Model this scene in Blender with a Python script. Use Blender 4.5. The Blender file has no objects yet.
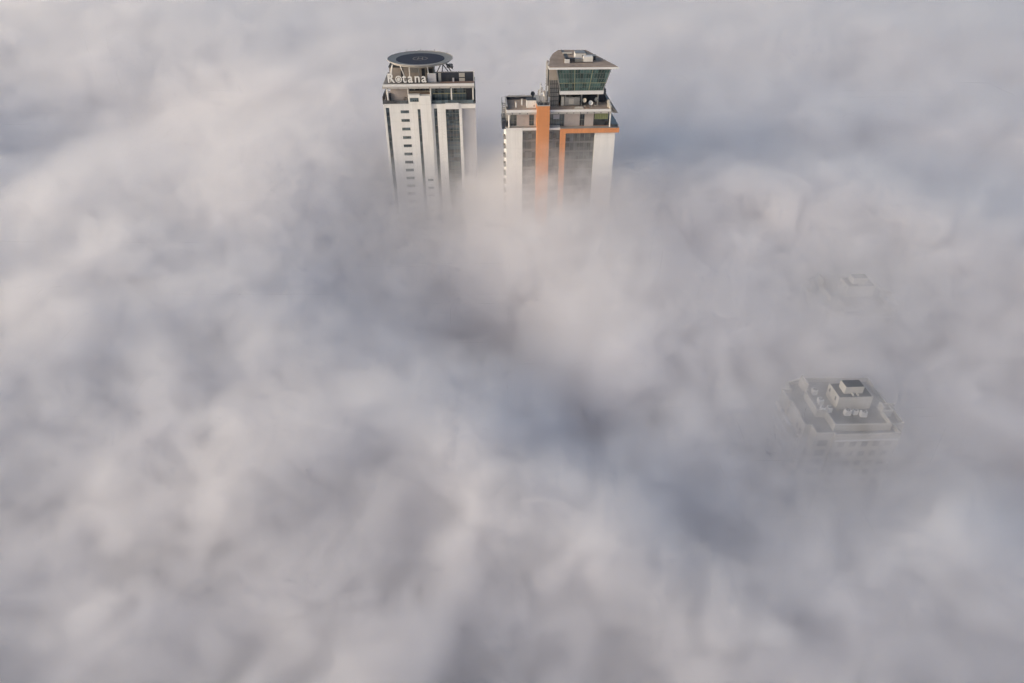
import bpy, bmesh, math
import numpy as np
from mathutils import Vector, Matrix

C = bpy.context.scene
COL = C.collection
R = math.radians

# ------------------------------------------------------------------ helpers
class MB:
    """collects shapes and links them as one mesh object"""
    def __init__(s): s.v = []; s.f = []
    def add(s, vs, fs):
        b = len(s.v); s.v += [tuple(p) for p in vs]; s.f += [tuple(i + b for i in f) for f in fs]; return s
    def box(s, x0, x1, y0, y1, z0, z1):
        v = [(x, y, z) for z in (z0, z1) for y in (y0, y1) for x in (x0, x1)]
        return s.add(v, [(0, 2, 3, 1), (4, 5, 7, 6), (0, 1, 5, 4), (2, 6, 7, 3), (0, 4, 6, 2), (1, 3, 7, 5)])
    def prism(s, poly, z0, z1):
        n = len(poly)
        return s.loft([(x, y, z0) for x, y in poly], [(x, y, z1) for x, y in poly])
    def loft(s, lo, hi):
        n = len(lo)
        fs = [tuple(range(n))[::-1], tuple(range(n, 2 * n))] + [(i, (i + 1) % n, n + (i + 1) % n, n + i) for i in range(n)]
        return s.add(list(lo) + list(hi), fs)
    def bar(s, p, q, r, n=6, r2=None):
        p, q = Vector(p), Vector(q); d = (q - p).normalized()
        a = d.orthogonal().normalized(); b = d.cross(a); r2 = r if r2 is None else r2
        lo = [p + (a * math.cos(t) + b * math.sin(t)) * r for t in (2 * math.pi * k / n for k in range(n))]
        hi = [q + (a * math.cos(t) + b * math.sin(t)) * r2 for t in (2 * math.pi * k / n for k in range(n))]
        return s.loft(lo, hi)
    def ring(s, c, prof, n=64):
        """revolves a closed profile of (radius, z) about the vertical through c"""
        m = len(prof); vs = []; fs = []
        for k in range(n):
            t = 2 * math.pi * k / n
            vs += [(c[0] + r * math.cos(t), c[1] + r * math.sin(t), c[2] + z) for r, z in prof]
        for k in range(n):
            for j in range(m):
                a, b = k * m + j, k * m + (j + 1) % m; k2 = (k + 1) % n
                fs.append((a, k2 * m + j, k2 * m + (j + 1) % m, b))
        return s.add(vs, fs)
    def bowl(s, c, r, depth, axis, n=16, rows=4):
        """dish of radius r opening along axis"""
        ax = Vector(axis).normalized(); a = ax.orthogonal().normalized(); b = ax.cross(a); c = Vector(c)
        vs = []; fs = []
        for side in (0, .06):
            for j in range(rows + 1):
                q = max(j / rows, .02)
                vs += [c + (a * math.cos(t) + b * math.sin(t)) * r * q + ax * (depth * q * q - side) for t in (2 * math.pi * k / n for k in range(n))]
        L = rows + 1
        for sd in range(2):
            for j in range(rows):
                for k in range(n):
                    o = sd * L * n; k2 = (k + 1) % n
                    f = (o + j * n + k, o + j * n + k2, o + (j + 1) * n + k2, o + (j + 1) * n + k)
                    fs.append(f if sd == 0 else f[::-1])
        for k in range(n):
            k2 = (k + 1) % n; fs.append((rows * n + k, rows * n + k2, L * n + rows * n + k2, L * n + rows * n + k))
        return s.add(vs, fs)
    def build(s, name, m, parent=None, loc=None, bevel=0):
        me = bpy.data.meshes.new(name); me.from_pydata(s.v, [], s.f); me.materials.append(m)
        bm = bmesh.new(); bm.from_mesh(me); bmesh.ops.recalc_face_normals(bm, faces=bm.faces)
        if bevel: bmesh.ops.bevel(bm, geom=list(bm.edges), offset=bevel, segments=1, affect='EDGES', clamp_overlap=True)
        bm.to_mesh(me); bm.free()
        o = bpy.data.objects.new(name, me); COL.objects.link(o)
        if parent is not None: o.parent = parent
        if loc is not None: o.location = loc
        return o

def tag(o, label=None, cat=None, group=None, kind=None):
    for k, v in (('label', label), ('category', cat), ('group', group), ('kind', kind)):
        if v: o[k] = v
    return o
def thing(name, label, cat, loc=(0, 0, 0), rz=0, group=None):
    o = bpy.data.objects.new(name, None); COL.objects.link(o); o.empty_display_size = 1
    o.location = loc; o.rotation_euler = (0, 0, rz)
    return tag(o, label, cat, group)
def dup(root, parent=None):
    c = root.copy(); COL.objects.link(c)
    if parent is not None: c.parent = parent
    for ch in list(root.children): dup(ch, c)
    return c
def bx(name, m, parent, *a, bevel=0): return MB().box(*a).build(name, m, parent, bevel=bevel)

# ------------------------------------------------------------------ materials
def mat(name, col, rough=.7, var=.10, scale=.6, stain=0., metal=0., spec=.5, streak=False, seam=0.):
    m = bpy.data.materials.new(name); m.use_nodes = True; nt = m.node_tree; N = nt.nodes; L = nt.links
    p = N['Principled BSDF']; p.inputs['Roughness'].default_value = rough; p.inputs['Metallic'].default_value = metal
    p.inputs['Specular IOR Level'].default_value = spec
    tc = N.new('ShaderNodeTexCoord')
    mp = N.new('ShaderNodeMapping'); L.new(tc.outputs['Object'], mp.inputs[0])
    if streak: mp.inputs['Scale'].default_value = (1, 1, .12)
    n1 = N.new('ShaderNodeTexNoise'); n1.inputs['Scale'].default_value = scale; n1.inputs['Detail'].default_value = 6; n1.inputs['Roughness'].default_value = .62
    L.new(mp.outputs[0], n1.inputs['Vector'])
    mr = N.new('ShaderNodeMapRange'); mr.inputs['From Min'].default_value = .3; mr.inputs['From Max'].default_value = .7
    mr.inputs['To Min'].default_value = 1 - var; mr.inputs['To Max'].default_value = 1 + var * .5
    L.new(n1.outputs[0], mr.inputs[0])
    mx = N.new('ShaderNodeMix'); mx.data_type = 'RGBA'; mx.blend_type = 'MULTIPLY'; mx.inputs['Factor'].default_value = 1
    mx.inputs['A'].default_value = (*col, 1); L.new(mr.outputs[0], mx.inputs['B'])
    last = mx.outputs['Result']
    if stain:
        n2 = N.new('ShaderNodeTexNoise'); n2.inputs['Scale'].default_value = scale * .35; n2.inputs['Detail'].default_value = 4
        L.new(mp.outputs[0], n2.inputs['Vector'])
        r2 = N.new('ShaderNodeMapRange'); r2.inputs['From Min'].default_value = .5; r2.inputs['From Max'].default_value = .72; r2.inputs['To Max'].default_value = stain
        L.new(n2.outputs[0], r2.inputs[0])
        m2 = N.new('ShaderNodeMix'); m2.data_type = 'RGBA'; L.new(r2.outputs[0], m2.inputs['Factor']); L.new(last, m2.inputs['A'])
        m2.inputs['B'].default_value = (col[0] * .45, col[1] * .42, col[2] * .38, 1); last = m2.outputs['Result']
    if seam:                                             # joints between cladding panels
        sp = N.new('ShaderNodeSeparateXYZ'); L.new(tc.outputs['Object'], sp.inputs[0])
        k = None
        for ax, pitch in ((2, seam), (0, seam * .82)):
            dv_ = N.new('ShaderNodeMath'); dv_.operation = 'DIVIDE'; L.new(sp.outputs[ax], dv_.inputs[0]); dv_.inputs[1].default_value = pitch
            fr = N.new('ShaderNodeMath'); fr.operation = 'FRACT'; L.new(dv_.outputs[0], fr.inputs[0])
            lt = N.new('ShaderNodeMath'); lt.operation = 'LESS_THAN'; L.new(fr.outputs[0], lt.inputs[0]); lt.inputs[1].default_value = .1 / pitch
            if k is None: k = lt.outputs[0]
            else:
                mxm = N.new('ShaderNodeMath'); mxm.operation = 'MAXIMUM'; L.new(k, mxm.inputs[0]); L.new(lt.outputs[0], mxm.inputs[1]); k = mxm.outputs[0]
        m3 = N.new('ShaderNodeMix'); m3.data_type = 'RGBA'; L.new(k, m3.inputs['Factor']); L.new(last, m3.inputs['A'])
        m3.inputs['B'].default_value = (col[0] * .82, col[1] * .82, col[2] * .82, 1); last = m3.outputs['Result']
    L.new(last, p.inputs['Base Color'])
    return m
def glassmat(name, col, rough=.08, lines=(0, 0), line=(.3, .3, .28)):
    """dark window glass whose pane tint differs from pane to pane"""
    m = bpy.data.materials.new(name); m.use_nodes = True; nt = m.node_tree; N = nt.nodes; L = nt.links
    p = N['Principled BSDF']; p.inputs['Roughness'].default_value = rough; p.inputs['IOR'].default_value = 1.52
    tc = N.new('ShaderNodeTexCoord'); mp = N.new('ShaderNodeMapping'); L.new(tc.outputs['Object'], mp.inputs[0])
    mp.inputs['Scale'].default_value = (1 / 1.3, .02, 1 / 1.75)
    sn = N.new('ShaderNodeVectorMath'); sn.operation = 'FLOOR'; L.new(mp.outputs[0], sn.inputs[0])
    wn = N.new('ShaderNodeTexWhiteNoise'); L.new(sn.outputs[0], wn.inputs['Vector'])
    mr = N.new('ShaderNodeMapRange'); mr.inputs['To Min'].default_value = .45; mr.inputs['To Max'].default_value = 1.7; L.new(wn.outputs['Value'], mr.inputs[0])
    mx = N.new('ShaderNodeMix'); mx.data_type = 'RGBA'; mx.blend_type = 'MULTIPLY'; mx.inputs['Factor'].default_value = 1
    mx.inputs['A'].default_value = (*col, 1); L.new(mr.outputs[0], mx.inputs['B']); L.new(mx.outputs['Result'], p.inputs['Base Color'])
    return m

M = dict(
    white=mat('white_render', (.83, .82, .80), .75, .10, .5, .12, streak=True, seam=3.5),
    white2=mat('white_panel', (.76, .755, .75), .6, .06, .8, .04),
    cream=mat('cream_wall', (.55, .53, .49), .8, .10, .5, .15, streak=True),
    pinkgrey=mat('pinkish_cladding', (.52, .46, .44), .7, .08, .9, .06),
    beige=mat('beige_wall', (.36, .32, .29), .8, .12, .6, .15),
    grey=mat('grey_fascia', (.46, .44, .42), .6, .08, .7, .10),
    grey2=mat('grey_metal', (.30, .30, .30), .45, .10, 1.2, .08, metal=.3),
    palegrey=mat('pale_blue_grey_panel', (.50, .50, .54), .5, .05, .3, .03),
    dark=mat('dark_steel', (.045, .05, .06), .5, .2, 1.0),
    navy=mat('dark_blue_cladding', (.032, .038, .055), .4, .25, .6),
    net=mat('galvanised_net', (.27, .27, .26), .55, .18, 2.0, metal=.2),
    deck=mat('helideck_paint', (.030, .036, .058), .8, .22, .8, .12),
    mark=mat('faded_marking', (.26, .23, .21), .8, .30, 1.5),
    orange=mat('orange_cladding', (.68, .27, .10), .6, .12, .7, .10, streak=True, seam=1.75),
    roof=mat('brown_roof_felt', (.37, .295, .24), .9, .22, .35, .30),
    roof2=mat('grey_roof_felt', (.25, .245, .24), .9, .20, .4, .30),
    concrete=mat('concrete', (.34, .32, .30), .85, .15, .5, .25),
    terracotta=mat('brown_coping', (.28, .19, .15), .8, .15, .8),
    blind=mat('yellow_green_blind', (.30, .34, .17), .7, .10, 1.0),
    letter=mat('white_letter', (.86, .85, .83), .45, .02, 1.0),
    glass=glassmat('teal_glass', (.075, .10, .115)),
    glass2=glassmat('grey_glass', (.10, .105, .11), .15),
    glassg=glassmat('green_glass', (.05, .095, .09), .07),
    darkglass=glassmat('dark_glass', (.02, .026, .036), .1),
    spandrel=mat('spandrel_grey', (.17, .17, .17), .5, .1, 1.0),
    palewindow=mat('pale_window', (.30, .29, .28), .6, .15, .4),  # window colour kept close to the wall tone
    mull=mat('mullion', (.22, .23, .20), .5, .06, 1.0, metal=.3),
    mullg=mat('yellowish_mullion', (.33, .33, .20), .5, .06, 1.0),
    ground=mat('city_ground', (.07, .075, .06), .95, .4, .02, .4),
)

ROT = R(3)
FH = 3.5
# =================================================================== ground
g = MB().box(-6000, 6000, -6000, 6000, -2, 0).build('ground', M['ground']); tag(g, kind='structure')

# =================================================================== tower with the helipad
def helipad_tower():
    t = thing('hotel_tower', 'white high-rise tower with a round dark helipad on top', 'tower', (-52.2, 289, 0), ROT, 'twin towers rising from the fog')
    W, D = 37.2, 20.5
    # body behind the facade piers
    bx('wall', M['white'], t, .3, W - .3, 2.2, D, 0, 104.9)
    a = MB()
    a.box(-.4, .42, 0, 2.2, 0, 104.9); a.box(.42, 1.86, .06, 2.2, 103.65, 104.9); a.box(1.86, 13.35, 0, 2.2, 0, 104.9)
    a.box(13.35, 14.6, .06, 2.2, 102.9, 104.9)
    a.box(19.1, 20.1, .04, 2.2, 0, 104.9); a.box(20.1, 21.4, .1, 2.2, 103.1, 104.9)
    a.build('facade_wall', M['white'], t)
    c = MB().box(-.62, 10.1, -.18, .55, 104.9, 105.18).build('parapet_coping', M['white2'], t)
    MB().box(14.6, 19.1, -.9, 2.2, 0, 108.4).build('pier', M['white'], t)
    MB().box(21.4, 24.85, -.55, 2.2, 0, 105.0).build('pier', M['white'], t)
    MB().box(30.4, 31.55, -.4, 2.2, 0, 105.0).build('pier', M['white2'], t)
    MB().box(36.75, 37.25, -.1, 2.2, 0, 103.05).build('pier', M['palegrey'], t)
    MB().box(31.55, 37.25, -.42, 2.2, 103.08, 104.85).build('beam', M['white2'], t)
    MB().box(24.85, 30.4, -.8, 1.4, 102.95, 105.25).build('bay_header', M['white2'], t)
    MB().box(31.55, 36.75, 1.1, 2.2, 0, 103.08).build('painted_reflection_panel', M['palegrey'], t)  # flat pale colour stands in for fog reflected in glass
    s = MB().box(10.1, 14.6, -.35, 2.0, 104.9, 108.75).build('stair_head', M['white'], t)
    w = MB().box(10.6, 14.2, -.42, -.3, 106.0, 107.6).build('window', M['mull'], s)
    for k in range(4): MB().box(10.72 + k * .86, 11.46 + k * .86, -.44, -.35, 106.12, 107.48).build('pane', M['glass'], s)
    # dark window strips
    for x0, x1, z1 in ((.42, 1.86, 103.65), (13.35, 14.6, 102.9), (20.1, 21.4, 103.1)):
        st = MB().box(x0, x1, .9, 2.2, 0, z1).build('window_strip', M['glass'], t)
        m = MB()
        for k in range(20): m.box(x0, x1, .82, .9, z1 - FH * k - .35, z1 - FH * k - .1)
        m.build('muntin', M['mull'], st)
    # glazed bay
    bay = MB().box(24.85, 30.4, .7, 2.2, 0, 102.95).build('glazed_bay', M['glass'], t)
    m = MB()
    for k in range(22):
        z = 102.95 - FH * k; m.box(24.85, 30.4, .52, .68, z - 2.25, z - 2.12)
        if k < 15: MB().box(24.85, 30.4, .56, .7, z - 1.0, z - .12).build('spandrel', M['glass2'], bay)
    m.build('muntin', M['mull'], bay)
    m = MB()
    for k in range(5): x = 24.9 + k * 1.36; m.box(x, x + .09, .45, .62, 20, 102.9)
    m.build('mullion', M['mull'], bay)
    # small windows, one row per floor
    for k in range(15):
        z = 101.4 - 3.55 * k
        w = MB().box(6.43, 9.85, -.05, .06, z, z + 1.15).build('window', M['mull'], t)
        m = MB()
        for j in range(5): m.box(6.51 + j * .67, 7.10 + j * .67, -.07, .0, z + .1, z + 1.05)
        m.build('pane', M['glass'], w)
        MB().box(6.3, 9.98, -.16, -.051, z - .16, z - .02).build('sill', M['white2'], w)
        if z < 76:
            w = MB().box(15.7, 18.1, -.95, -.84, z - .6, z + .25).build('window', M['mull'], t)
            MB().box(15.8, 18.0, -.97, -.9, z - .5, z + .15).build('pane', M['glass'], w)
    # sky storey
    bx('terrace_floor', M['concrete'], t, -.3, W, .56, D, 104.92, 105.02)
    sb = MB(); sb.box(2.6, 10.0, 4.0, D - 1, 105.02, 111.2); sb.build('recessed_wall', M['pinkgrey'], t)
    sw = MB().box(10.0, 19.2, 4.0, D - 1, 105.02, 111.2).build('recessed_wall', M['beige'], t)
    wn = MB().box(10.3, 18.9, 3.9, 4.05, 109.3, 111.0).build('clerestory_window', M['darkglass'], t)
    m = MB()
    for x in (12.4, 14.6, 16.8): m.box(x, x + .12, 3.82, 3.95, 109.3, 111.0)
    m.build('mullion', M['mull'], wn)
    MB().box(10.2, 19.0, 2.2, 4.0, 108.0, 108.5).build('brown_ledge', M['terracotta'], t)
    cg = MB().box(19.3, 33.6, 3.0, D - 1, 105.02, 111.2).build('curtain_wall', M['glass'], t)
    m = MB()
    for k in range(12): x = 19.5 + k * 1.25; m.box(x, x + .08, 2.88, 3.02, 105.05, 111.1)
    m.build('mullion', M['mull'], cg)
    MB().box(19.9, 33.4, 2.84, 2.99, 108.15, 108.42).build('yellow_rail', M['mullg'], cg)
    MB().box(19.3, 33.6, 2.82, 2.97, 109.5, 109.62).build('muntin', M['mull'], cg)
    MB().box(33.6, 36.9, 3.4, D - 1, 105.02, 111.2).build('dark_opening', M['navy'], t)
    MB().box(36.9, 37.35, .3, 20, 105.02, 110.6).build('glass_screen', M['darkglass'], t)
    b = MB().box(-.45, 9.9, .1, .2, 105.18, 106.5); b.build('glass_balustrade', M['glass2'], t)
    MB().box(-.5, -.38, .2, 16, 105.02, 108.0).build('glass_balustrade', M['darkglass'], t)
    MB().box(19.3, 36.8, .05, .15, 105.05, 106.4).build('glass_balustrade', M['glass'], t)
    for x in (1.75, 10.0, 19.15, 27.6, 36.4):
        MB().bar((x, .75, 105.0), (x, .75, 111.35), .27 if x != 10.0 else .17, 10).build('column', M['white'], t)
    MB().box(1.1, 1.9, .9, 1.7, 108.6, 110.9).build('wall_lantern', M['cream'], t)
    MB().box(2.0, 2.6, 3.2, 4.2, 105.0, 108.6).build('dark_door', M['navy'], t)
    # roof slab with a stepped fascia
    MB().box(-.1, 37.05, -.4, D, 111.2, 112.0).build('roof_slab', M['grey'], t)
    MB().box(.15, 36.9, -.12, D - .2, 112.0, 112.9).build('roof_fascia', M['white2'], t)
    m = MB()
    for k in range(9): m.box(1.9 + k * 4.2, 2.2 + k * 4.2, -.43, -.39, 111.35, 111.6)
    m.build('bracket', M['dark'], t)
    bx('roof_deck', M['roof2'], t, .4, 36.7, .15, D - .4, 112.9, 112.95)
    # rooftop rooms
    pr = MB().box(2.5, 20.4, 7.5, 19.5, 112.9, 117.7).build('plant_room', M['beige'], t)
    MB().box(2.3, 20.6, 7.3, 19.7, 117.7, 118.0).build('plant_room_roof', M['dark'], pr)
    for x0, x1, z0, z1 in ((11.2, 14.6, 115.6, 117.6),): MB().box(x0, x1, 7.42, 7.6, z0, z1).build('louvre', M['grey2'], pr)
    for x0, x1 in ((15.6, 16.9), (17.6, 20.1), (7.2, 8.2)): MB().box(x0, x1, 7.4, 7.6, 113.0, 117.2).build('opening', M['navy'], pr)
    sc = MB(); sc.box(21.6, 37.0, 3.6, 4.6, 112.9, 116.5)
    scr = sc.build('roof_screen', M['navy'], t)
    MB().box(21.5, 37.1, 3.5, 4.1, 116.5, 116.66).build('screen_coping', M['grey'], scr)
    MB().box(36.75, 37.1, 3.3, 3.6, 112.9, 117.0).build('corner_post', M['white2'], scr)
    MB().box(22.5, 23.6, 3.3, 3.6, 112.9, 116.3).build('pale_post', M['cream'], scr)
    lv = MB()
    for z0, z1 in ((114.6, 116.2), (113.0, 114.2)):
        for k in range(5):
            h = (z1 - z0) / 5; lv.box(30.9, 33.2, 3.34, 3.58, z0 + k * h, z0 + (k + .78) * h)
    lv.build('louvre', M['cream'], scr)
    for x in (25.6, 27.6): MB().box(x, x + 1.2, 3.42, 3.6, 113.3, 115.1).build('vent_panel', M['dark'], scr)
    MB().box(28.2, 28.9, 2.6, 3.4, 112.9, 114.4).build('roof_box', M['palegrey'], t)
    MB().box(23, 36.9, .6, 3.4, 112.9, 112.96).build('brown_roof_strip', M['terracotta'], t)
    # helipad on struts
    hc = (15.1, 11.9, 120.1)
    hp = MB().ring(hc, [(.01, -.5), (9.9, -.5), (9.9, 0), (.01, 0)], 72).build('helipad', M['deck'], t)
    n = MB().ring(hc, [(9.95, -.1), (13.2, .2), (13.3, .26), (13.3, .1), (9.95, -.24)], 72)
    n.build('safety_net', M['net'], hp)
    n = MB().ring(hc, [(13.22, .06), (13.42, .06), (13.42, .34), (13.22, .34)], 72)
    n.ring(hc, [(10.1, -1.1), (12.4, -.75), (12.4, -.3), (10.1, -.45)], 72)
    n.build('rim', M['grey'], hp)
    for k in range(28):
        th = 2 * math.pi * k / 28; cs, sn = math.cos(th), math.sin(th)
        MB().bar((hc[0] + 10.1 * cs, hc[1] + 10.1 * sn, hc[2] - .5), (hc[0] + 13.3 * cs, hc[1] + 13.3 * sn, hc[2] + .08), .09, 5).build('net_bracket', M['net'], hp)
    mk = MB().ring(hc, [(2.75, .004), (3.1, .004), (3.1, .02), (2.75, .02)], 48)
    for x0, x1, y0, y1 in ((-1.1, -.72, -1.9, 1.9), (.72, 1.1, -1.9, 1.9), (-.72, .72, -.22, .22)):
        mk.box(hc[0] + x0, hc[0] + x1, hc[1] + y0, hc[1] + y1, hc[2] + .004, hc[2] + .02)
    mk.build('marking', M['mark'], hp)
    for p, q, mm in (((4.4, 3.2, 119.7), (3.2, 2.4, 112.9), 'white2'), ((4.4, 3.2, 119.7), (1.9, 8.6, 112.9), 'white2'), ((7.6, 1.9, 119.7), (9.8, 2.6, 112.9), 'white2'),
                     ((11.2, 1.7, 119.6), (11.0, 2.8, 112.9), 'white2'), ((14.9, 1.5, 119.6), (15.1, 3.0, 112.9), 'grey2'), ((18.4, 1.8, 119.6), (18.9, 3.0, 112.9), 'white2'),
                     ((23.9, 4.9, 119.6), (21.2, 5.2, 114.9), 'dark'), ((24.2, 4.9, 119.6), (26.6, 4.9, 116.5), 'dark'), ((25.4, 6.2, 119.6), (27.8, 4.4, 116.5), 'dark'),
                     ((24.6, 18, 119.6), (23.4, 18, 112.9), 'dark'), ((6, 18.5, 119.6), (6, 18.5, 117.9), 'dark')):
        MB().bar(p, q, .2, 8).build('strut', M[mm], hp)
    m = MB(); 
    for k in range(12):
        th = 2 * math.pi * k / 12; m.bar((hc[0], hc[1], hc[2] - .9), (hc[0] + 10.1 * math.cos(th), hc[1] + 10.1 * math.sin(th), hc[2] - .7), .2, 6)
    m.build('deck_beam', M['dark'], hp)
    m = MB().box(26.0, 28.6, 4.4, 6.4, 118.0, 118.25); m.bar((26.2, 4.5, 119.3), (28.5, 4.5, 118.9), .08); m.bar((28.5, 4.5, 117.3), (28.5, 4.5, 118.9), .08); m.bar((26.0, 4.8, 119.5), (28.4, 4.8, 117.6), .22)
    for k in range(5): m.bar((26.2 + k * .55, 4.5, 118.2), (26.2 + k * .55, 4.5, 119.2), .05)
    m.build('access_gantry', M['dark'], hp)
    m = MB().box(26.3, 28.5, 6.4, 6.6, 118.3, 119.1); m.build('gantry_panel', M['grey2'], hp)
    for th in (92, 66, 118, 35):
        q = R(th); MB().bar((hc[0] + 13.3 * math.cos(q), hc[1] + 13.3 * math.sin(q), hc[2] + .1), (hc[0] + 13.3 * math.cos(q), hc[1] + 13.3 * math.sin(q), hc[2] + 1.0), .13, 6).build('edge_light', M['grey2'], hp)
    return t
T1 = helipad_tower()

# rooftop hotel sign: separate letters standing on the front edge of the roof
def on(root, name, label, cat, loc, group=None):
    o = thing(name, label, cat, Matrix.Translation(root.location) @ Matrix.Rotation(root.rotation_euler.z, 4, 'Z') @ Vector(loc), root.rotation_euler.z, group)
    return o
def letter_mesh(ch, size):
    cu = bpy.data.curves.new('letter', 'FONT'); cu.body = ch; cu.size = size; cu.extrude = .16; cu.offset = .05; cu.resolution_u = 6
    o = bpy.data.objects.new('letter', cu); COL.objects.link(o)
    bpy.context.view_layer.update()
    me = bpy.data.meshes.new_from_object(o.evaluated_get(bpy.context.evaluated_depsgraph_get()))
    bpy.data.objects.remove(o); bpy.data.curves.remove(cu)
    return me
sg = on(T1, 'rooftop_sign', 'white rooftop sign reading Rotana in upright letters under the helipad', 'sign', (2.0, .9, 112.9))
CAPS = 4.95
x = 0.0
for ch, adv in (('R', 3.35), ('o', 2.75), ('t', 2.15), ('a', 2.6), ('n', 2.85), ('a', 2.5)):
    if ch == 'o':
        # round emblem letter: a ring filled with crossing strands
        m = MB()
        def hoop(r0, r1):
            n = 24; vs = []; fs = []
            for yy in (-.15, .15):
                for r in (r0, r1): vs.extend([(r * math.cos(2 * math.pi * k / n), yy, r * math.sin(2 * math.pi * k / n)) for k in range(n)])
            for k in range(n):
                k2 = (k + 1) % n
                for a, b in ((0, 1), (1, 3), (3, 2), (2, 0)): fs.append((a * n + k, a * n + k2, b * n + k2, b * n + k))
            m.add(vs, fs)
        hoop(1.05, 1.32)
        for th in (45, 135, 90, 0):
            c_, s_ = math.cos(R(th)), math.sin(R(th)); m.bar((-1.05 * c_, 0, -1.05 * s_), (1.05 * c_, 0, 1.05 * s_), .1)
        hoop(.42, .58)
        o = m.build('letter', M['letter'], sg, (x + 1.3, 0, 1.75))
    else:
        me = letter_mesh(ch, CAPS); me.materials.clear(); me.materials.append(M['letter'])
        o = bpy.data.objects.new('letter', me); COL.objects.link(o); o.parent = sg; o.location = (x, 0, .5); o.rotation_euler = (R(90), 0, 0)
    x += adv
m = MB().box(-.1, 16.3, .22, .38, .3, .5); m.box(-.1, 16.3, .24, .36, 1.9, 2.02)
for k in range(9): m.box(.2 + k * 1.95, .32 + k * 1.95, .25, .4, .0, 2.0); m.bar((.26 + k * 1.95, .4, 1.9), (.26 + k * 1.95, 1.6, 0), .05)
m.build('sign_frame', M['dark'], sg)
p = on(T1, 'blank_billboard', 'pale blank screen standing on the roof just right of the white letters', 'billboard', (18.2, 2.0, 112.9))
MB().box(0, 3.5, 0, .35, .1, 3.4).build('screen', M['palegrey'], p); MB().box(-.08, 3.58, .0, .4, 3.4, 3.52).build('frame', M['white2'], p)
m = MB(); m.bar((.4, .4, 3), (.4, 2, 0), .07); m.bar((3, .4, 3), (3, 2, 0), .07); m.build('brace', M['grey2'], p)
m = MB(); m.box(0, 1.9, 0, .1, 0, .1); m.box(0, 1.9, 0, .1, 1.9, 2.0)
for k in range(4): m.box(k * .6, k * .6 + .1, 0, .1, 0, 2.0); m.box(k * .6, k * .6 + .1, 1.0, 1.1, 0, 1.9)
m.box(0, 1.9, 1.0, 1.1, 1.8, 1.9)
q = on(T1, 'metal_rack', 'dark metal rack on the terrace below the white letters', 'rack', (8.0, 2.2, 105.03)); m.build('rack_frame', M['dark'], q); MB().box(0, 1.9, .1, 1.0, 1.9, 1.98).build('rack_top', M['grey2'], q)

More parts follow.
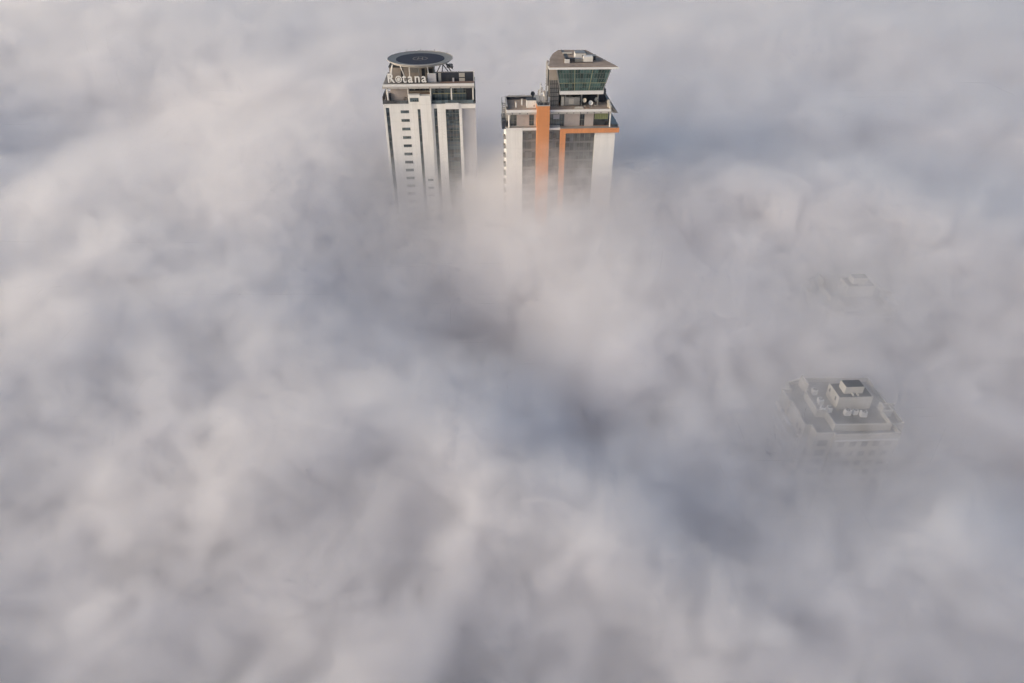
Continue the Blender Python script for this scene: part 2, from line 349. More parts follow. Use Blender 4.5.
# =================================================================== tower with the orange pier
def crown_tower():
    t = thing('crown_tower', 'white and orange high-rise tower topped by a flaring glass crown', 'tower', (-1.6, 255.6, 0), ROT, 'twin towers rising from the fog')
    D = 27
    bx('wall', M['white'], t, -.3, 39.9, 2.6, D, 0, 105.0)
    MB().box(-.55, 5.5, 0, 2.6, 0, 105.0).build('white_bay', M['white'], t)
    MB().box(32.5, 40.1, 0, 2.6, 0, 103.75).build('white_bay', M['white'], t)
    MB().box(5.5, 19.4, .25, 2.6, 104.6, 105.0).build('lintel', M['white2'], t)
    MB().box(-.7, 10.6, -.35, 2.6, 105.0, 105.75).build('terrace_edge', M['white2'], t)
    MB().box(15.25, 19.45, -.35, 2.6, 105.0, 105.65).build('terrace_edge', M['white2'], t)
    MB().box(10.6, 15.25, -1.6, 3.2, 0, 113.9).build('orange_pier', M['orange'], t)
    m = MB().box(10.6, 10.85, -1.6, 3.2, 113.9, 114.35); m.box(15.0, 15.25, -1.6, 3.2, 113.9, 114.35); m.box(10.85, 15.0, 2.95, 3.2, 113.9, 114.35); m.box(10.85, 15.0, -1.6, -1.4, 113.9, 114.2)
    m.build('pier_coping', M['grey'], t)
    bx('pier_roof', M['dark'], t, 10.85, 15.0, -1.4, 2.95, 113.9, 113.98)
    MB().box(19.45, 21.45, -.9, 2.6, 0, 103.75).build('orange_pilaster', M['orange'], t)
    MB().box(19.45, 41.3, -1.0, 2.6, 103.75, 105.4).build('orange_beam', M['orange'], t)
    bx('terrace_floor', M['concrete'], t, -.5, 41.1, 2.0, D, 105.0, 105.3)
    bx('terrace_floor', M['concrete'], t, 19.6, 41.1, -.8, 2.0, 105.4, 105.46)
    bx('terrace_floor', M['concrete'], t, -.5, 10.6, -.2, 2.0, 105.75, 105.8)
    for x0, x1 in ((5.5, 10.6), (15.25, 19.45), (21.45, 32.5)):
        z1 = 104.6 if x0 < 19 else 103.75
        gz = MB().box(x0, x1, .9, 2.6, 0, z1).build('glazing', M['glass2'], t)
        for k in range(13): MB().box(x0, x1, .72, .9, z1 - FH * k - .75, z1 - FH * k - .05).build('spandrel', M['spandrel'], gz)
        m = MB(); n = max(3, int((x1 - x0) / 1.6))
        for k in range(n + 1): xx = x0 + (x1 - x0 - .1) * k / n; m.box(xx, xx + .1, .66, .85, 30, z1)
        m.build('mullion', M['mull'], gz)
    # balconies on the left flank
    for k in range(14):
        z = 101.2 - FH * k
        b = MB().box(-1.5, -.56, 1.2, 6.5, z, z + .25).build('balcony', M['concrete'], t)
        m = MB().box(-1.52, -1.44, 1.2, 6.5, z + .25, z + 1.3); m.box(-1.52, -.56, 1.2, 1.28, z + .25, z + 1.3); m.build('railing', M['grey2'], b)
    # sky storey
    for x0, x1 in ((3.5, 8.1), (9.9, 10.6), (21.15, 26.85), (28.7, 32.0)): MB().box(x0, x1, 2.3, 4.0, 105.3, 110.6).build('cladding_wall', M['pinkgrey'], t)
    for x0, x1, mm in ((1.3, 3.5, 'glass2'), (8.1, 9.9, 'glass'), (15.25, 21.15, 'glass'), (26.85, 28.7, 'darkglass')):
        o = MB().box(x0, x1, 2.6, 4.0, 105.3, 110.6).build('window', M[mm], t)
        m = MB(); n = max(2, round((x1 - x0) / .95))
        for k in range(n + 1): xx = x0 + (x1 - x0 - .09) * k / n; m.box(xx, xx + .09, 2.46, 2.6, 105.3, 110.6)
        for z in (107.6, 109.4): m.box(x0, x1, 2.48, 2.59, z, z + .12)
        m.build('mullion', M['mull'], o)
    MB().box(17.0, 19.3, 2.44, 2.5, 108.0, 109.7).build('pale_panel', M['palegrey'], t)
    MB().box(32.0, 37.6, 2.8, 4.0, 105.3, 110.6).build('window', M['darkglass'], t)
    bl = MB()
    for k in range(8): bl.box(32.45 + k * .63, 32.98 + k * .63, 2.62, 2.78, 107.7, 110.3)
    bl.build('blind', M['blind'], t)
    bx('core', M['grey'], t, 1.3, 37.6, 4.0, D - 1, 105.3, 110.7)
    for x in (.55, 37.9): MB().bar((x, .6, 105.4), (x, .6, 110.8), .28, 10).build('column', M['white'], t)
    MB().box(-2.0, -.55, 1.5, 9, 105.0, 108.4).build('flank_screen', M['navy'], t)
    MB().box(38.6, 41.0, .5, 14, 105.4, 106.4).build('glass_balustrade', M['darkglass'], t)
    # roof slab
    sl = MB().box(-.55, 10.6, -.2, 14.6, 110.6, 111.3).box(15.25, 38.15, -.2, D, 110.6, 111.3).build('roof_slab', M['grey'], t)
    MB().box(-.4, 10.6, -.05, 14.5, 111.3, 112.15).box(15.25, 38.0, -.05, D - .2, 111.3, 112.05).build('roof_fascia', M['white2'], t)
    m = MB()
    for x in (1.5, 4.3, 7.1, 18.5, 21.5, 24.0, 26.5, 29.0, 31.5, 34.0, 36.8): m.box(x, x + .35, -.26, -.19, 110.75, 111.1)
    m.build('bracket', M['dark'], t)
    bx('roof_deck', M['roof'], t, 0, 10.6, .35, 14.0, 112.15, 112.2)
    bx('roof_deck', M['roof'], t, 15.25, 37.6, .35, D - .6, 112.05, 112.1)
    m = MB().box(-.4, 10.6, 14.0, 14.4, 112.15, 113.3); m.box(-.4, .0, 1.0, 14.0, 112.15, 113.3); m.build('roof_parapet', M['navy'], t)
    MB().box(-.5, 10.6, 13.9, 14.5, 113.3, 113.4).box(-.5, .1, .9, 13.9, 113.3, 113.4).build('parapet_coping', M['grey'], t)
    m = MB()
    for k in range(9): z = 107.9 + k * .68; m.box(-1.75, -.6, 3.6, 3.75, z, z + .34); m.box(-1.75, -1.6, 3.75, 12, z, z + .34)
    m.box(-1.6, -1.5, 3.7, 3.8, 107.4, 114.0); m.build('louvre_screen', M['grey2'], t)
    # slanting parapet at the right edge of the deck
    m = MB().loft([(38.2, -1.2, 111.2), (40.0, -2.2, 111.2), (40.0, 25, 111.2), (38.2, 25, 111.2)], [(38.2, -1.0, 113.0), (39.9, -2.0, 111.5), (39.9, 25, 111.5), (38.2, 25, 113.0)])
    m.build('roof_parapet', M['dark'], t)
    MB().box(37.8, 38.2, .8, 25, 112.1, 113.1).build('parapet_coping', M['grey'], t)
    MB().box(36.9, 37.8, 2.6, 3.5, 112.1, 114.6).build('corner_post', M['cream'], t)
    MB().loft([(37.4, .2, 112.05), (37.9, .2, 112.05), (37.9, 3.2, 112.05), (37.4, 3.2, 112.05)], [(37.4, .2, 112.5), (37.9, .2, 112.5), (37.9, 3.2, 113.9), (37.4, 3.2, 113.9)]).build('stair_wall', M['cream'], t)
    # lift core beside the crown
    MB().box(15.4, 19.0, 4.2, 15.0, 112.1, 121.6).build('lift_core', M['concrete'], t)
    MB().box(15.2, 19.2, 4.0, 15.2, 121.6, 125.9).build('core_head', M['beige'], t)
    m = MB()
    for k in range(6): m.box(15.5, 18.9, 4.05, 4.2, 112.6 + k * 1.5, 112.75 + k * 1.5)
    for k in range(5): m.box(15.5 + k * .8, 15.62 + k * .8, 3.98, 4.15, 112.2, 121.5)
    m.build('cladding_grid', M['dark'], t)
    MB().box(14.1, 14.75, 4.4, 5.0, 112.1, 127.2).build('mast_post', M['grey'], t)
    MB().box(14.75, 15.2, 4.5, 5.0, 112.1, 126.6).build('dark_post', M['dark'], t)
    MB().box(19.0, 37.2, 9.4, 24, 112.1, 116.7).build('crown_base', M['navy'], t)
    for x in (21.5, 27.5, 33.6): MB().bar((x, 5.0, 112.1), (x, 5.0, 116.8), .3, 10).build('column', M['grey2'], t)
    # crown: flaring glass volume
    lo = [(19.3, 3.0, 118.0), (34.9, 3.0, 118.0), (32.4, 24, 118.0), (20.6, 24, 118.0)]
    hi = [(17.6, 1.9, 125.7), (37.1, 1.9, 125.7), (32.3, 26.4, 125.7), (20.8, 26.4, 125.7)]
    cr = MB().loft(lo, hi).build('crown_glazing', M['glassg'], t)
    def P(u, v, out=0.):
        a = Vector(lo[0]).lerp(Vector(lo[1]), u); b = Vector(hi[0]).lerp(Vector(hi[1]), u); q_ = a.lerp(b, v); q_.y -= out; return q_
    def rib(u0, v0, u1, v1, w, mm, nm):
        MB().bar(P(u0, v0, .03), P(u1, v1, .03), w, 4).build(nm, M[mm], cr)
    for u in (1 / 3, 2 / 3): rib(u, 0, u, 1, .13, 'mullg', 'main_mullion')
    for v in (.36,): rib(0, v, 1, v, .1, 'mullg', 'muntin')
    m = MB()
    for k in range(1, 18): m.bar(P(k / 18, 0, .02), P(k / 18, 1, .02), .045, 4)
    for v in (.18, .55, .8): m.bar(P(0, v, .02), P(1, v, .02), .045, 4)
    m.build('mullion', M['mull'], cr)
    m = MB(); 
    for u in (0, 1): m.bar(P(u, 0, -.05), P(u, 1, -.05), .2, 6)
    m.build('edge_trim', M['grey2'], cr)
    MB().loft([(19.1, 2.6, 116.75), (35.1, 2.6, 116.75), (32.6, 24.2, 116.75), (20.4, 24.2, 116.75)], [(19.0, 2.5, 118.0), (35.2, 2.5, 118.0), (32.7, 24.3, 118.0), (20.3, 24.3, 118.0)]).build('crown_sill', M['white2'], t)
    cv = [(14.75, 1.3), (39.75, 1.0), (38.2, 6.2), (32.0, 29.2), (20.9, 29.6), (18.4, 24.0), (16.6, 17.0), (15.4, 9.0), (14.8, 4.0)]
    MB().prism(cv, 125.75, 126.45).build('crown_roof_edge', M['white2'], t)
    top = [(14.95, 1.5), (39.3, 1.25), (37.9, 6.2), (31.8, 28.9), (21.1, 29.3), (18.6, 23.9), (16.8, 17.0), (15.6, 9.0), (15.0, 4.0)]
    MB().prism(top, 126.45, 126.62).build('crown_roof', M['roof'], t)
    return t
T2 = crown_tower()

# ---- loose plant on that tower's crown roof
ZR = 126.63
o = on(T2, 'rooftop_cabin', 'white cabin with a small dark window on the crown roof', 'cabin', (25.7, 13.4, ZR))
MB().box(0, 3.6, 0, 4.5, 0, 2.0).build('wall', M['white2'], o); MB().box(-.12, 3.72, -.12, 4.62, 2.0, 2.1).build('roof', M['grey2'], o); MB().box(2.4, 3.0, -.06, .04, .5, 1.4).build('window', M['dark'], o)
o = on(T2, 'ventilation_plant', 'long pale ventilation plant in front of the white cabin on the crown roof', 'air unit', (21.6, 7.4, ZR))
MB().box(6.3, 9.7, .4, 2.8, .25, 1.9).build('casing', M['white'], o); MB().box(3.2, 6.25, .6, 2.4, .25, 1.2).build('coil_section', M['grey2'], o); m = MB().box(3.1, 9.7, .3, .5, 0, .25); m.box(3.1, 9.7, 2.5, 2.7, 0, .25); m.build('base_rail', M['dark'], o)
m = MB().box(0, 3.2, .8, 2.0, .5, 1.4); m.box(0, 1.1, .8, 8.5, .5, 1.4); m.build('duct', M['dark'], o); MB().box(-.5, 1.2, -.3, .8, .0, 1.2).build('intake_hood', M['white2'], o)
o = on(T2, 'dark_enclosure', 'low dark enclosure right beside the white cabin on the crown roof', 'enclosure', (29.7, 11.0, ZR))
MB().box(0, 3.1, 0, 2.6, .0, 1.5).build('casing', M['navy'], o); MB().box(-.1, 3.2, -.1, 2.7, 1.5, 1.62).build('lid', M['grey2'], o)
o = on(T2, 'roof_hatch', 'dark raised hatch behind the white cabin at the back of the crown roof', 'hatch', (27.2, 20.5, ZR))
MB().box(0, 3.6, 0, 4.5, 0, .5).build('kerb', M['white2'], o); MB().box(-.1, 3.7, -.1, 4.6, .5, .62).build('lid', M['dark'], o)
o = on(T2, 'duct_run', 'pale duct running along the back left of the crown roof', 'duct', (21.8, 20.5, ZR))
MB().box(0, 3.6, 0, .9, .25, .8).build('duct', M['cream'], o); MB().box(0, .8, .9, 5.0, .25, .75).build('branch_duct', M['navy'], o); m = MB()
for xx in (.3, 1.6, 3.0): m.box(xx, xx + .15, .1, .8, 0, .25)
m.build('support', M['dark'], o)
# ---- plant on the lower roof decks
o = on(T2, 'roof_cabin', 'small white cabin on the lower left roof deck against the orange pier', 'cabin', (7.1, 2.6, 112.21))
MB().box(0, 3.4, 0, 3.2, 0, 2.7).build('wall', M['white'], o); MB().box(-.1, 3.5, -.1, 3.3, 2.7, 2.85).build('roof', M['dark'], o); MB().box(2.5, 3.0, -.05, .04, .4, 1.0).build('vent', M['beige'], o)
o = on(T2, 'satellite_dish', 'dark dish on the flat top of the small white roof cabin', 'dish', (9.3, 4.4, 115.06))
MB().bar((0, 0, 0), (0, 0, 1.5), .14, 8).build('mast', M['dark'], o); MB().bowl((0, -.1, 1.7), .85, .3, (.4, -1, .35)).build('reflector', M['dark'], o)
for (px, py, h), lb in zip(((3.3, 3.6, 1.7), (5.6, 6.3, 2.0)), ('slim white vent pipe nearer the front of the left roof deck', 'white vent pipe farther back and nearer the cabin on the left roof deck')):
    o = on(T2, 'vent_pipe', lb, 'vent', (px, py, 112.21), 'vent pipes on the left roof deck')
    MB().bar((0, 0, 0), (0, 0, h), .28, 10).build('pipe', M['white2'], o); MB().bar((0, 0, h), (0, 0, h + .35), .42, 10, .15).build('cowl', M['grey'], o)
ants = ((11.4, -.6, 5.6), (12.2, 2.0, 7.4), (13.4, .2, 5.0), (14.2, 2.3, 6.2), (13.0, -1.0, 3.2), (14.6, -.5, 2.9))
alb = ('antenna mast at the front left corner of the orange pier top', 'tallest antenna mast on the orange pier, at its back', 'mid height antenna mast in the centre of the orange pier top', 'antenna mast at the back right of the orange pier top beside the crown', 'short antenna at the front middle edge of the orange pier top', 'shortest antenna at the front right corner of the orange pier top')
for i, ((px, py, h), lb) in enumerate(zip(ants, alb)):
    o = on(T2, 'antenna_mast', lb, 'antenna', (px, py, 113.98), 'antenna masts on the orange pier')
    MB().bar((0, 0, 0), (0, 0, h), .11, 6).build('mast', M['grey2'], o)
    for j in range(2 if h > 4 else 1):
        an = R(200 + 95 * j + 40 * i); c_, s_ = math.cos(an), math.sin(an); zz = h - 2.0 - 1.6 * j * (h > 6)
        MB().box(-.22, .22, -.12, .12, zz, zz + 1.9).build('panel_antenna', M['white2' if (i + j) % 2 else 'grey'], o, (.4 * c_, .4 * s_, 0))
    m = MB().bar((-.5, -.4, 0), (0, 0, 1.2), .06); m.bar((.5, -.4, 0), (0, 0, 1.2), .06); m.bar((0, .6, 0), (0, 0, 1.2), .06); m.build('brace', M['dark'], o)
o = on(T2, 'cooling_unit', 'large grey cooling unit under the glass crown on the right deck', 'air unit', (21.2, 4.2, 112.11))
MB().box(0, 5.6, 0, 2.8, .3, 3.2).build('casing', M['grey2'], o); MB().box(1.6, 3.4, -.08, .0, .8, 2.7).build('panel', M['grey'], o)
MB().box(-1.2, -.2, .2, 2.4, .2, 3.4).build('side_column', M['cream'], o); m = MB()
for xx in (.9, 2.8, 4.7): m.ring((xx, 1.4, 3.2), [(.55, 0), (.75, 0), (.75, .3), (.55, .3)], 20)
m.build('fan_ring', M['dark'], o); MB().box(0, 5.6, 2.9, 4.0, 3.3, 3.6).build('top_duct', M['roof'], o)
for (px, py, h, r, ax, mm), lb in zip(((28.7, 4.6, 1.7, .75, (-.5, -1, .4), 'cream'), (30.6, 2.9, 1.2, .85, (.2, -1, .5), 'white2'), (32.8, 4.9, 1.9, .75, (.6, -1, .35), 'cream')),
        ('satellite dish nearest the grey cooling unit on the right deck', 'lowest white satellite dish, nearest the deck edge under the crown', 'satellite dish farthest from the grey cooling unit on the right deck')):
    o = on(T2, 'satellite_dish', lb, 'dish', (px, py, 112.11), 'satellite dishes on the right deck')
    MB().bar((0, 0, 0), (0, 0, h), .12, 8).build('mast', M['dark'], o); MB().bowl((0, -.15, h + .3), r, .32, ax).build('reflector', M[mm], o)
    a_ = Vector(ax).normalized(); MB().bar(Vector((0, -.15, h - .5)), Vector((0, -.15, h + .3)) + a_ * 1.0, .05).build('feed_arm', M['dark'], o); MB().box(-.45, .45, -.45, .45, 0, .12).build('foot', M['grey'], o)
o = on(T2, 'board_pile', 'low stack of pale boards lying on the right deck before the satellite dishes', 'board pile', (24.6, 1.0, 112.11))
m = MB()
for k in range(5): m.box(.1 * k, 3.4 - .12 * k, .05 * k, 1.1 + .04 * k, .09 * k, .09 * k + .08)
m.build('boards', M['cream'], o); MB().box(4.2, 5.6, .2, 1.0, 0, .25).build('crate_board', M['terracotta'], o)

# =================================================================== residential blocks
def block():
    t = thing('apartment_block', 'pale stepped-roof apartment block half sunk in fog at the lower right', 'apartment block', (69.5, 122.4, 0), R(2.7), 'apartment blocks in the fog')
    out = [(.2, 2.6), (1.7, 2.6), (1.7, -.4), (5.9, -.4), (5.9, -1.2), (21.6, -1.2), (21.6, 2.0), (24.2, 2.2), (24.4, 9.6), (23.4, 9.8), (23.4, 19.5), (6.5, 20.6), (1.9, 19.2), (1.9, 16.6), (-.2, 16.4), (-.2, 11.8), (.4, 11.8), (.4, 6.8), (.2, 6.8)]
    MB().prism(out, 0, 74.6).build('wall', M['cream'], t)
    # lower roof terrace with its parapet
    def ins(poly, d):
        n = len(poly); r = []
        for i in range(n):
            p0, p1, p2 = Vector(poly[i - 1]), Vector(poly[i]), Vector(poly[(i + 1) % n])
            e1, e2 = (p1 - p0).normalized(), (p2 - p1).normalized(); n1, n2 = Vector((-e1.y, e1.x)), Vector((-e2.y, e2.x))
            b = (n1 + n2); k = b.length_squared; r.append(tuple(p1 + b * (2 * d / k)) if k > .05 else tuple(p1 + n1 * d))
        return r
    def parapet(poly, z0, z1, th, m, par, nm='parapet'):
        a, b = poly, ins(poly, th); n = len(a); mb = MB()
        vs = [(x, y, z) for pl, z in ((a, z0), (a, z1), (b, z1), (b, z0)) for x, y in pl]
        fs = [(s * n + i, s * n + (i + 1) % n, ((s + 1) % 4) * n + (i + 1) % n, ((s + 1) % 4) * n + i) for s in range(4) for i in range(n)]
        mb.add(vs, fs); return mb.build(nm, m, par)
    parapet(out, 74.6, 75.7, .35, M['cream'], t)
    MB().prism(ins(out, .36), 74.6, 74.68).build('terrace_roof', M['roof2'], t)
    up = [(6.6, 1.3), (20.3, 1.0), (20.3, 5.6), (22.9, 5.8), (22.9, 18.8), (6.8, 19.6), (5.3, 19.3), (5.3, 14.6), (4.5, 14.2), (4.5, 6.6), (6.6, 6.3)]
    MB().prism(up, 74.68, 75.5).build('upper_storey', M['cream'], t)
    parapet(up, 75.5, 76.7, .3, M['cream'], t)
    MB().prism(ins(up, .31), 75.5, 75.58).build('main_roof', M['roof2'], t)
    ph = MB().box(9.9, 18.3, 8.0, 13.8, 75.58, 79.2).build('penthouse', M['cream'], t)
    MB().box(10.15, 18.05, 8.25, 13.55, 79.2, 79.26).build('penthouse_roof', M['dark'], ph)
    m = MB()
    for y in (9.2, 12.4): m.box(9.82, 9.92, y, y + .5, 77.6, 78.5)
    m.build('window', M['dark'], ph)
    m = MB()
    for xx in (13.4, 14.6): m.box(xx, xx + .25, 8.4, 9.4, 79.26, 79.7)
    m.build('pipe', M['cream'], ph)
    mr = MB().box(11.7, 16.3, 9.5, 12.4, 79.26, 81.2).build('machine_room', M['cream'], t); MB().box(11.85, 16.15, 9.65, 12.25, 81.2, 81.26).build('machine_room_roof', M['dark'], mr)
    MB().box(20.3, 20.7, 5.9, 8.0, 75.5, 77.6).build('wing_wall', M['cream'], t); MB().box(20.7, 24.0, 7.6, 7.9, 75.6, 77.2).build('wing_wall', M['cream'], t)
    MB().box(5.35, 5.75, 14.9, 19.2, 76.7, 78.0).build('wing_wall', M['cream'], t)
    # balconies down the left flank and the front
    for k in range(6):
        z = 71.3 - 3.05 * k
        for y0, y1 in ((12.6, 16.2), (7.4, 11.2)):
            b = MB().box(-1.1, -.21, y0, y1, z, z + .2).build('balcony', M['white2'], t)
            MB().box(-1.1, -1.0, y0, y1, z + .2, z + 1.15).build('parapet', M['white'], b)
        for y in (3.6, 5.4): MB().box(.14, .26, y, y + .9, z + .7, z + 2.2).build('window', M['palewindow'], t)
        for x in (7.2, 10.0, 12.8, 15.6, 18.4): MB().box(x, x + 1.5, -1.26, -1.15, z + .6, z + 2.1).build('window', M['palewindow'], t)
        MB().box(2.6, 5.0, -.46, -.35, z + .4, z + 2.2).build('window', M['palewindow'], t)
    MB().box(6.0, 21.5, -1.32, -1.16, 73.7, 74.1).build('cornice', M['white2'], t)
    return t
B1 = block()
B2 = dup(B1); B2.location = (93.3, 176.2, 0); B2['label'] = 'faint ghostly apartment block in thicker fog behind the stepped-roof block'

def small_units(root, spots, grp):
    first = None
    for (x, y, z, sc, rz), lb in spots:
        if first is None:
            o = thing('condenser_unit', lb, 'air unit', (0, 0, 0), 0, grp)
            MB().box(-.7, .7, -.5, .5, .12, 1.5).build('casing', M['white2'], o); m = MB()
            m.ring((0, 0, 1.5), [(.25, 0), (.42, 0), (.42, .08), (.25, .08)], 16); m.build('fan_ring', M['dark'], o)
            m = MB().box(-.7, -.55, -.5, .5, 0, .12); m.box(.55, .7, -.5, .5, 0, .12); m.build('foot', M['dark'], o)
            first = o
        else:
            o = dup(first); o['label'] = lb
        o.location = Matrix.Translation(root.location) @ Matrix.Rotation(root.rotation_euler.z, 4, 'Z') @ Vector((x, y, z)); o.rotation_euler = (0, 0, root.rotation_euler.z + R(rz)); o.scale = (sc, sc, sc)
small_units(B1, [((11.7, 5.9, 75.58, 1.05, 0), 'leftmost of three units in a row before the penthouse front'), ((13.7, 6.1, 75.58, .9, 8), 'middle and smallest unit of the three before the penthouse front'),
                 ((15.3, 5.2, 75.58, 1.05, -6), 'rightmost of three units in a row before the penthouse front'), ((6.9, 10.4, 75.58, 1.05, 90), 'unit left of the penthouse beside its flank, between the others'),
                 ((6.3, 7.5, 75.58, .95, 90), 'unit left of the penthouse nearest the jog in the parapet'), ((7.9, 7.4, 75.58, .95, 84), 'unit left of the penthouse nearest its front corner'),
                 ((7.0, 14.2, 75.58, 1.05, 90), 'unit left of the penthouse farthest back')], 'condenser units on the apartment roof')

# =================================================================== fog bank
def fbm2(X, Y, seed, octs, gain=.5):
    rng = np.random.RandomState(seed); out = np.zeros_like(X); a = 1.; tot = 0
    P = rng.rand(256, 256) * 2 * np.pi; GX = np.cos(P); GY = np.sin(P)
    for o in range(octs):
        f = 2. ** o; x = X * f + 17.3 * o; y = Y * f + 9.1 * o
        xi = np.floor(x).astype(int); yi = np.floor(y).astype(int); fx = x - xi; fy = y - yi
        u = fx**3 * (fx * (fx * 6 - 15) + 10); v = fy**3 * (fy * (fy * 6 - 15) + 10)
        def gr(i, j, dx, dy): return GX[(yi + j) & 255, (xi + i) & 255] * dx + GY[(yi + j) & 255, (xi + i) & 255] * dy
        n = (1 - v) * ((1 - u) * gr(0, 0, fx, fy) + u * gr(1, 0, fx - 1, fy)) + v * ((1 - u) * gr(0, 1, fx, fy - 1) + u * gr(1, 1, fx - 1, fy - 1))
        out += a * n * 1.5; tot += a; a *= gain
    return out / tot * 1.6

fogmat = bpy.data.materials.new('fog'); fogmat.use_nodes = True
def build_fog(S, x0, x1, y0, y1, z0, z1, near, wisp_scale, curl_scale):
    nx = round((x1 - x0) / S) + 1; ny = round((y1 - y0) / S) + 1; nz = round((z1 - z0) / S) + 1
    X, Y = np.meshgrid(np.linspace(x0, x1, nx), np.linspace(y0, y1, ny))
    # height of the fog's upper side over the city: broad swells, billows and hollows, metres
    wx = X + 18 * fbm2(X / 70, Y / 70, 21, 2); wy = Y + 18 * fbm2(X / 70, Y / 70, 22, 2)
    far = np.clip((Y - 170) / 200, 0, 1); far2 = np.clip((Y - 230) / 250, 0, 1)
    H = 91 + 9 * far2 + SWELL * fbm2(wx / 210, wy / 260, 3, 2) + BILL * ((1 - far) * fbm2(wx / 48, wy / 48, 7, 3) + far * .9 * fbm2(wx / 110, wy / 150, 9, 3))
    D = np.ones_like(H); T = SOFT + 20 * far2
    for cx, cy, rx, ry, amp, dm in FEATURES:
        k = np.exp(-((wx - cx) / rx) ** 2 - ((wy - cy) / ry) ** 2)
        H += amp * k; D *= 1 - dm * k
    T *= 1 + .25 * fbm2(wx / 60, wy / 60, 41, 2); D *= 1 + .3 * fbm2(wx / 40, wy / 40, 31, 3)
    for cx, cy, rx, ry, top, soft in AROUND:            # softer, calmer fog round the buildings
        k = np.exp(-(np.abs((X - cx) / rx)) ** 3 - (np.abs((Y - cy) / ry)) ** 3)
        H = H * (1 - k) + (top + .35 * (H - 92)) * k; T = T * (1 - k) + soft * k; D = D * (1 - .7 * k) + .7 * k
    # the finely resolved near part and the coarser far part hand over smoothly to one another
    def ramp(a, b, q): t = np.clip((q - a) / (b - a), 0, 1); return t * t * (3 - 2 * t)
    wn = (1 - ramp(270, 315, Y)) * (1 - ramp(195, 235, np.abs(X))) * ramp(-20, 10, Y)
    W = wn if near else 1 - wn
    n = nx * ny
    verts = np.stack([X.ravel(), Y.ravel(), np.full(n, z1)], 1).tolist() + [(x0, y0, z0), (x1, y0, z0), (x1, y1, z0), (x0, y1, z0)]
    idx = np.arange(n).reshape(ny, nx)
    quads = np.stack([idx[:-1, :-1], idx[:-1, 1:], idx[1:, 1:], idx[1:, :-1]], -1).reshape(-1, 4).tolist()
    s0 = idx[0].tolist(); s1 = idx[:, -1].tolist(); s2 = idx[-1, ::-1].tolist(); s3 = idx[::-1, 0].tolist()
    a, b, c, d = n, n + 1, n + 2, n + 3
    faces = quads + [tuple([a, b] + s0[::-1]), tuple([b, c] + s1[::-1]), tuple([c, d] + s2[::-1]), tuple([d, a] + s3[::-1]), (d, c, b, a)]
    me = bpy.data.meshes.new('haze'); me.from_pydata(verts, [], faces)
    for nm, arr in (('fog_top', H), ('fog_density', D), ('fog_softness', T), ('fog_share', W)):
        at = me.attributes.new(nm, 'FLOAT', 'POINT'); at.data.foreach_set('value', np.concatenate([arr.ravel(), np.zeros(4)]).astype(np.float32))
    o = bpy.data.objects.new('haze', me); COL.objects.link(o); o['kind'] = 'stuff'
    m = fogmat; me.materials.append(m)
    g = bpy.data.node_groups.new('fog_bank', 'GeometryNodeTree')
    g.interface.new_socket('Geometry', in_out='INPUT', socket_type='NodeSocketGeometry'); g.interface.new_socket('Geometry', in_out='OUTPUT', socket_type='NodeSocketGeometry')
    N = g.nodes; Lk = g.links
    gi = N.new('NodeGroupInput'); go = N.new('NodeGroupOutput')
    def mth(op, a, b=None, c=None):
        k = N.new('ShaderNodeMath'); k.operation = op
        for i, t in enumerate((a, b, c)):
            if t is None: continue
            if isinstance(t, (int, float)): k.inputs[i].default_value = t
            else: Lk.new(t, k.inputs[i])
        return k.outputs[0]
    pos = N.new('GeometryNodeInputPosition'); sx = N.new('ShaderNodeSeparateXYZ'); Lk.new(pos.outputs[0], sx.inputs[0])
    ix = mth('MINIMUM', mth('MAXIMUM', mth('ROUND', mth('DIVIDE', mth('SUBTRACT', sx.outputs[0], x0), S)), 0), nx - 1)
    iy = mth('MINIMUM', mth('MAXIMUM', mth('ROUND', mth('DIVIDE', mth('SUBTRACT', sx.outputs[1], y0), S)), 0), ny - 1)
    ii = mth('MULTIPLY_ADD', iy, nx, ix)
    def samp(nm):
        na = N.new('GeometryNodeInputNamedAttribute'); na.data_type = 'FLOAT'; na.inputs['Name'].default_value = nm
        si = N.new('GeometryNodeSampleIndex'); si.data_type = 'FLOAT'; si.domain = 'POINT'
        Lk.new(gi.outputs[0], si.inputs['Geometry']); Lk.new(na.outputs[0], si.inputs['Value']); Lk.new(ii, si.inputs['Index']); return si.outputs[0]
    def noise(scale, det, rough, off, dist=0.):
        no = N.new('ShaderNodeTexNoise'); no.noise_dimensions = '3D'
        va = N.new('ShaderNodeVectorMath'); va.operation = 'ADD'; Lk.new(pos.outputs[0], va.inputs[0]); va.inputs[1].default_value = off
        Lk.new(va.outputs[0], no.inputs['Vector']); no.inputs['Scale'].default_value = scale; no.inputs['Detail'].default_value = det
        no.inputs['Roughness'].default_value = rough; no.inputs['Distortion'].default_value = dist
        return mth('SUBTRACT', no.outputs[0], .5)
    dep = mth('SUBTRACT', samp('fog_top'), sx.outputs[2])
    dep = mth('MULTIPLY_ADD', noise(1 / wisp_scale, 6, .7, (3, 7, 1), .8), WISP, dep)
    t = mth('MINIMUM', mth('MAXIMUM', mth('DIVIDE', dep, samp('fog_softness')), 0), 1)
    ab = mth('MINIMUM', mth('DIVIDE', dep, 9.), 0)
    veil = mth('SUBTRACT', mth('MULTIPLY', mth('EXPONENT', ab), VEIL), VEIL * .03)
    dens = mth('MULTIPLY', mth('MULTIPLY', mth('POWER', t, 1.4), SIGMA), samp('fog_density'))
    curl = mth('ADD', mth('MULTIPLY', noise(1 / curl_scale, 5, .66, (31, 5, 9), 1.1), CURL), 1)
    dens = mth('MULTIPLY', dens, mth('MAXIMUM', curl, .05))
    dens = mth('MULTIPLY', mth('ADD', dens, mth('MAXIMUM', veil, 0)), samp('fog_share'))
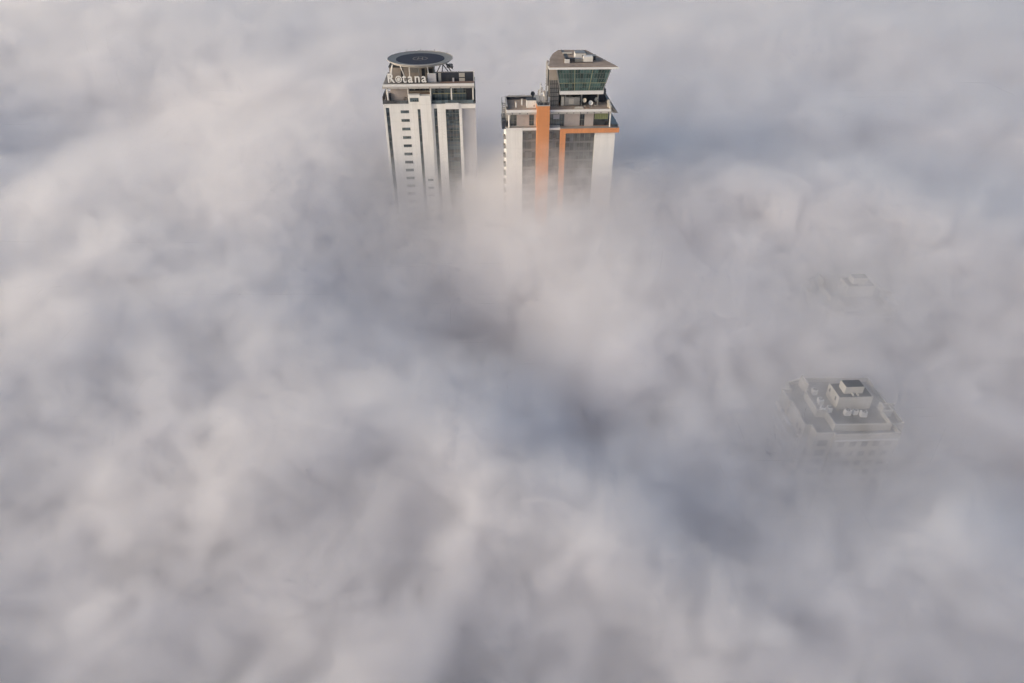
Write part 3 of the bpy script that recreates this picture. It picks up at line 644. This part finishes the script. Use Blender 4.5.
    vc = N.new('GeometryNodeVolumeCube'); Lk.new(dens, vc.inputs['Density'])
    vc.inputs['Min'].default_value = (x0, y0, z0); vc.inputs['Max'].default_value = (x1, y1, z1)
    for k, nn in (('Resolution X', nx), ('Resolution Y', ny), ('Resolution Z', nz)): vc.inputs[k].default_value = nn
    sm = N.new('GeometryNodeSetMaterial'); sm.inputs['Material'].default_value = m
    Lk.new(vc.outputs[0], sm.inputs[0]); Lk.new(sm.outputs[0], go.inputs[0])
    md = o.modifiers.new('fog', 'NODES'); md.node_group = g
    return o

# x, y, radius x, radius y, rise (+) or hollow (-) of the top, thinning
FEATURES = [
    (-225, 345, 85, 115, -16, 0), (-330, 450, 70, 70, -6, 0),
    (-10, 173, 13, 13, -38, .8), (0, 160, 10, 10, -10, .2), (10, 148, 10, 11, -9, .15), (21, 130, 10, 11, -8, .15), (32, 110, 12, 11, -11, .25),
    (-92, 112, 15, 13, 0, 0), (-74, 137, 18, 10, -3, 0), (-80, 66, 34, 30, -8, 0), (34, 74, 36, 26, 5, 0), (82, 78, 28, 22, 6, 0),
    (160, 335, 90, 45, 7, 0), (66, 250, 24, 30, 0, 0), (66, 200, 16, 22, -2, 0),
    (98, 100, 14, 10, -5, 0), 
    (-40, 96, 30, 24, 4, 0), (-26, 117, 20, 20, 8, 0), (36, 160, 20, 22, 2, 0), (8, 90, 24, 16, 5, 0),
    (118, 235, 55, 40, 8, 0), (140, 185, 40, 35, 8, 0),
    (-100, 245, 50, 45, 3, 0), (-105, 175, 40, 28, 2, 0), (-150, 420, 90, 70, 6, 0), (245, 480, 120, 80, 10, 0),
]
# x, y, radius x, radius y, top, depth over which the fog thickens
AROUND = [(-33, 248, 28, 70, 89, 62), (18, 225, 30, 56, 107, 66), (76, 114, 24, 20, 93.5, 46), (99, 168, 24, 20, 99.5, 40)]
SWELL, BILL, WISP, VEIL = 5.5, 4., 23., .002
CURL = 8.
SOFT, SIGMA = 15., .18
nt = fogmat.node_tree; nt.nodes.clear()
fo = nt.nodes.new('ShaderNodeOutputMaterial'); pv = nt.nodes.new('ShaderNodeVolumePrincipled')
pv.inputs['Color'].default_value = (.99, .982, .988, 1); pv.inputs['Density'].default_value = 1; pv.inputs['Anisotropy'].default_value = .3
nt.links.new(pv.outputs[0], fo.inputs['Volume'])
build_fog(1.5, -240., 240., -21., 321., 18., 126., True, 40, 10)
build_fog(3., -621., 621., -81., 999., 0., 132., False, 70, 24)

# =================================================================== light, air, camera
SUN_EL, SUN_AZ = R(18), R(248)                       # azimuth clockwise from +Y
w = bpy.data.worlds.new('World'); C.world = w; w.use_nodes = True
nt = w.node_tree; bg = nt.nodes['Background']
sk = nt.nodes.new('ShaderNodeTexSky'); sk.sky_type = 'NISHITA'; sk.sun_disc = False
sk.sun_elevation = SUN_EL; sk.sun_rotation = SUN_AZ; sk.dust_density = 4.3; sk.air_density = 1.0
nt.links.new(sk.outputs[0], bg.inputs[0]); bg.inputs[1].default_value = .15
sl = bpy.data.lights.new('sun', 'SUN'); sl.energy = .72; sl.angle = R(10); sl.color = (1, .975, .965)
so = bpy.data.objects.new('sun', sl); COL.objects.link(so)
dv = Vector((math.sin(SUN_AZ) * math.cos(SUN_EL), math.cos(SUN_AZ) * math.cos(SUN_EL), math.sin(SUN_EL)))
so.rotation_euler = dv.to_track_quat('Z', 'Y').to_euler(); so.location = dv * 800
cam = bpy.data.cameras.new('camera'); co = bpy.data.objects.new('camera', cam); COL.objects.link(co)
cam.lens = 695 / 1024 * 36; cam.sensor_width = 36; cam.clip_end = 20000
co.location = (0, 0, 185); co.rotation_euler = (R(90 - 34.3), 0, 0); C.camera = co
vs = C.view_settings; vs.view_transform = 'Standard'; vs.look = 'None'; vs.exposure = .18; vs.gamma = 1; vs.use_curve_mapping = False
cy = C.cycles
cy.volume_bounces = 14; cy.max_bounces = 18; cy.diffuse_bounces = 3; cy.glossy_bounces = 3
cy.volume_step_rate = 2.5
cy.use_adaptive_sampling = True; cy.adaptive_threshold = .048; cy.adaptive_min_samples = 16
cy.use_denoising = True
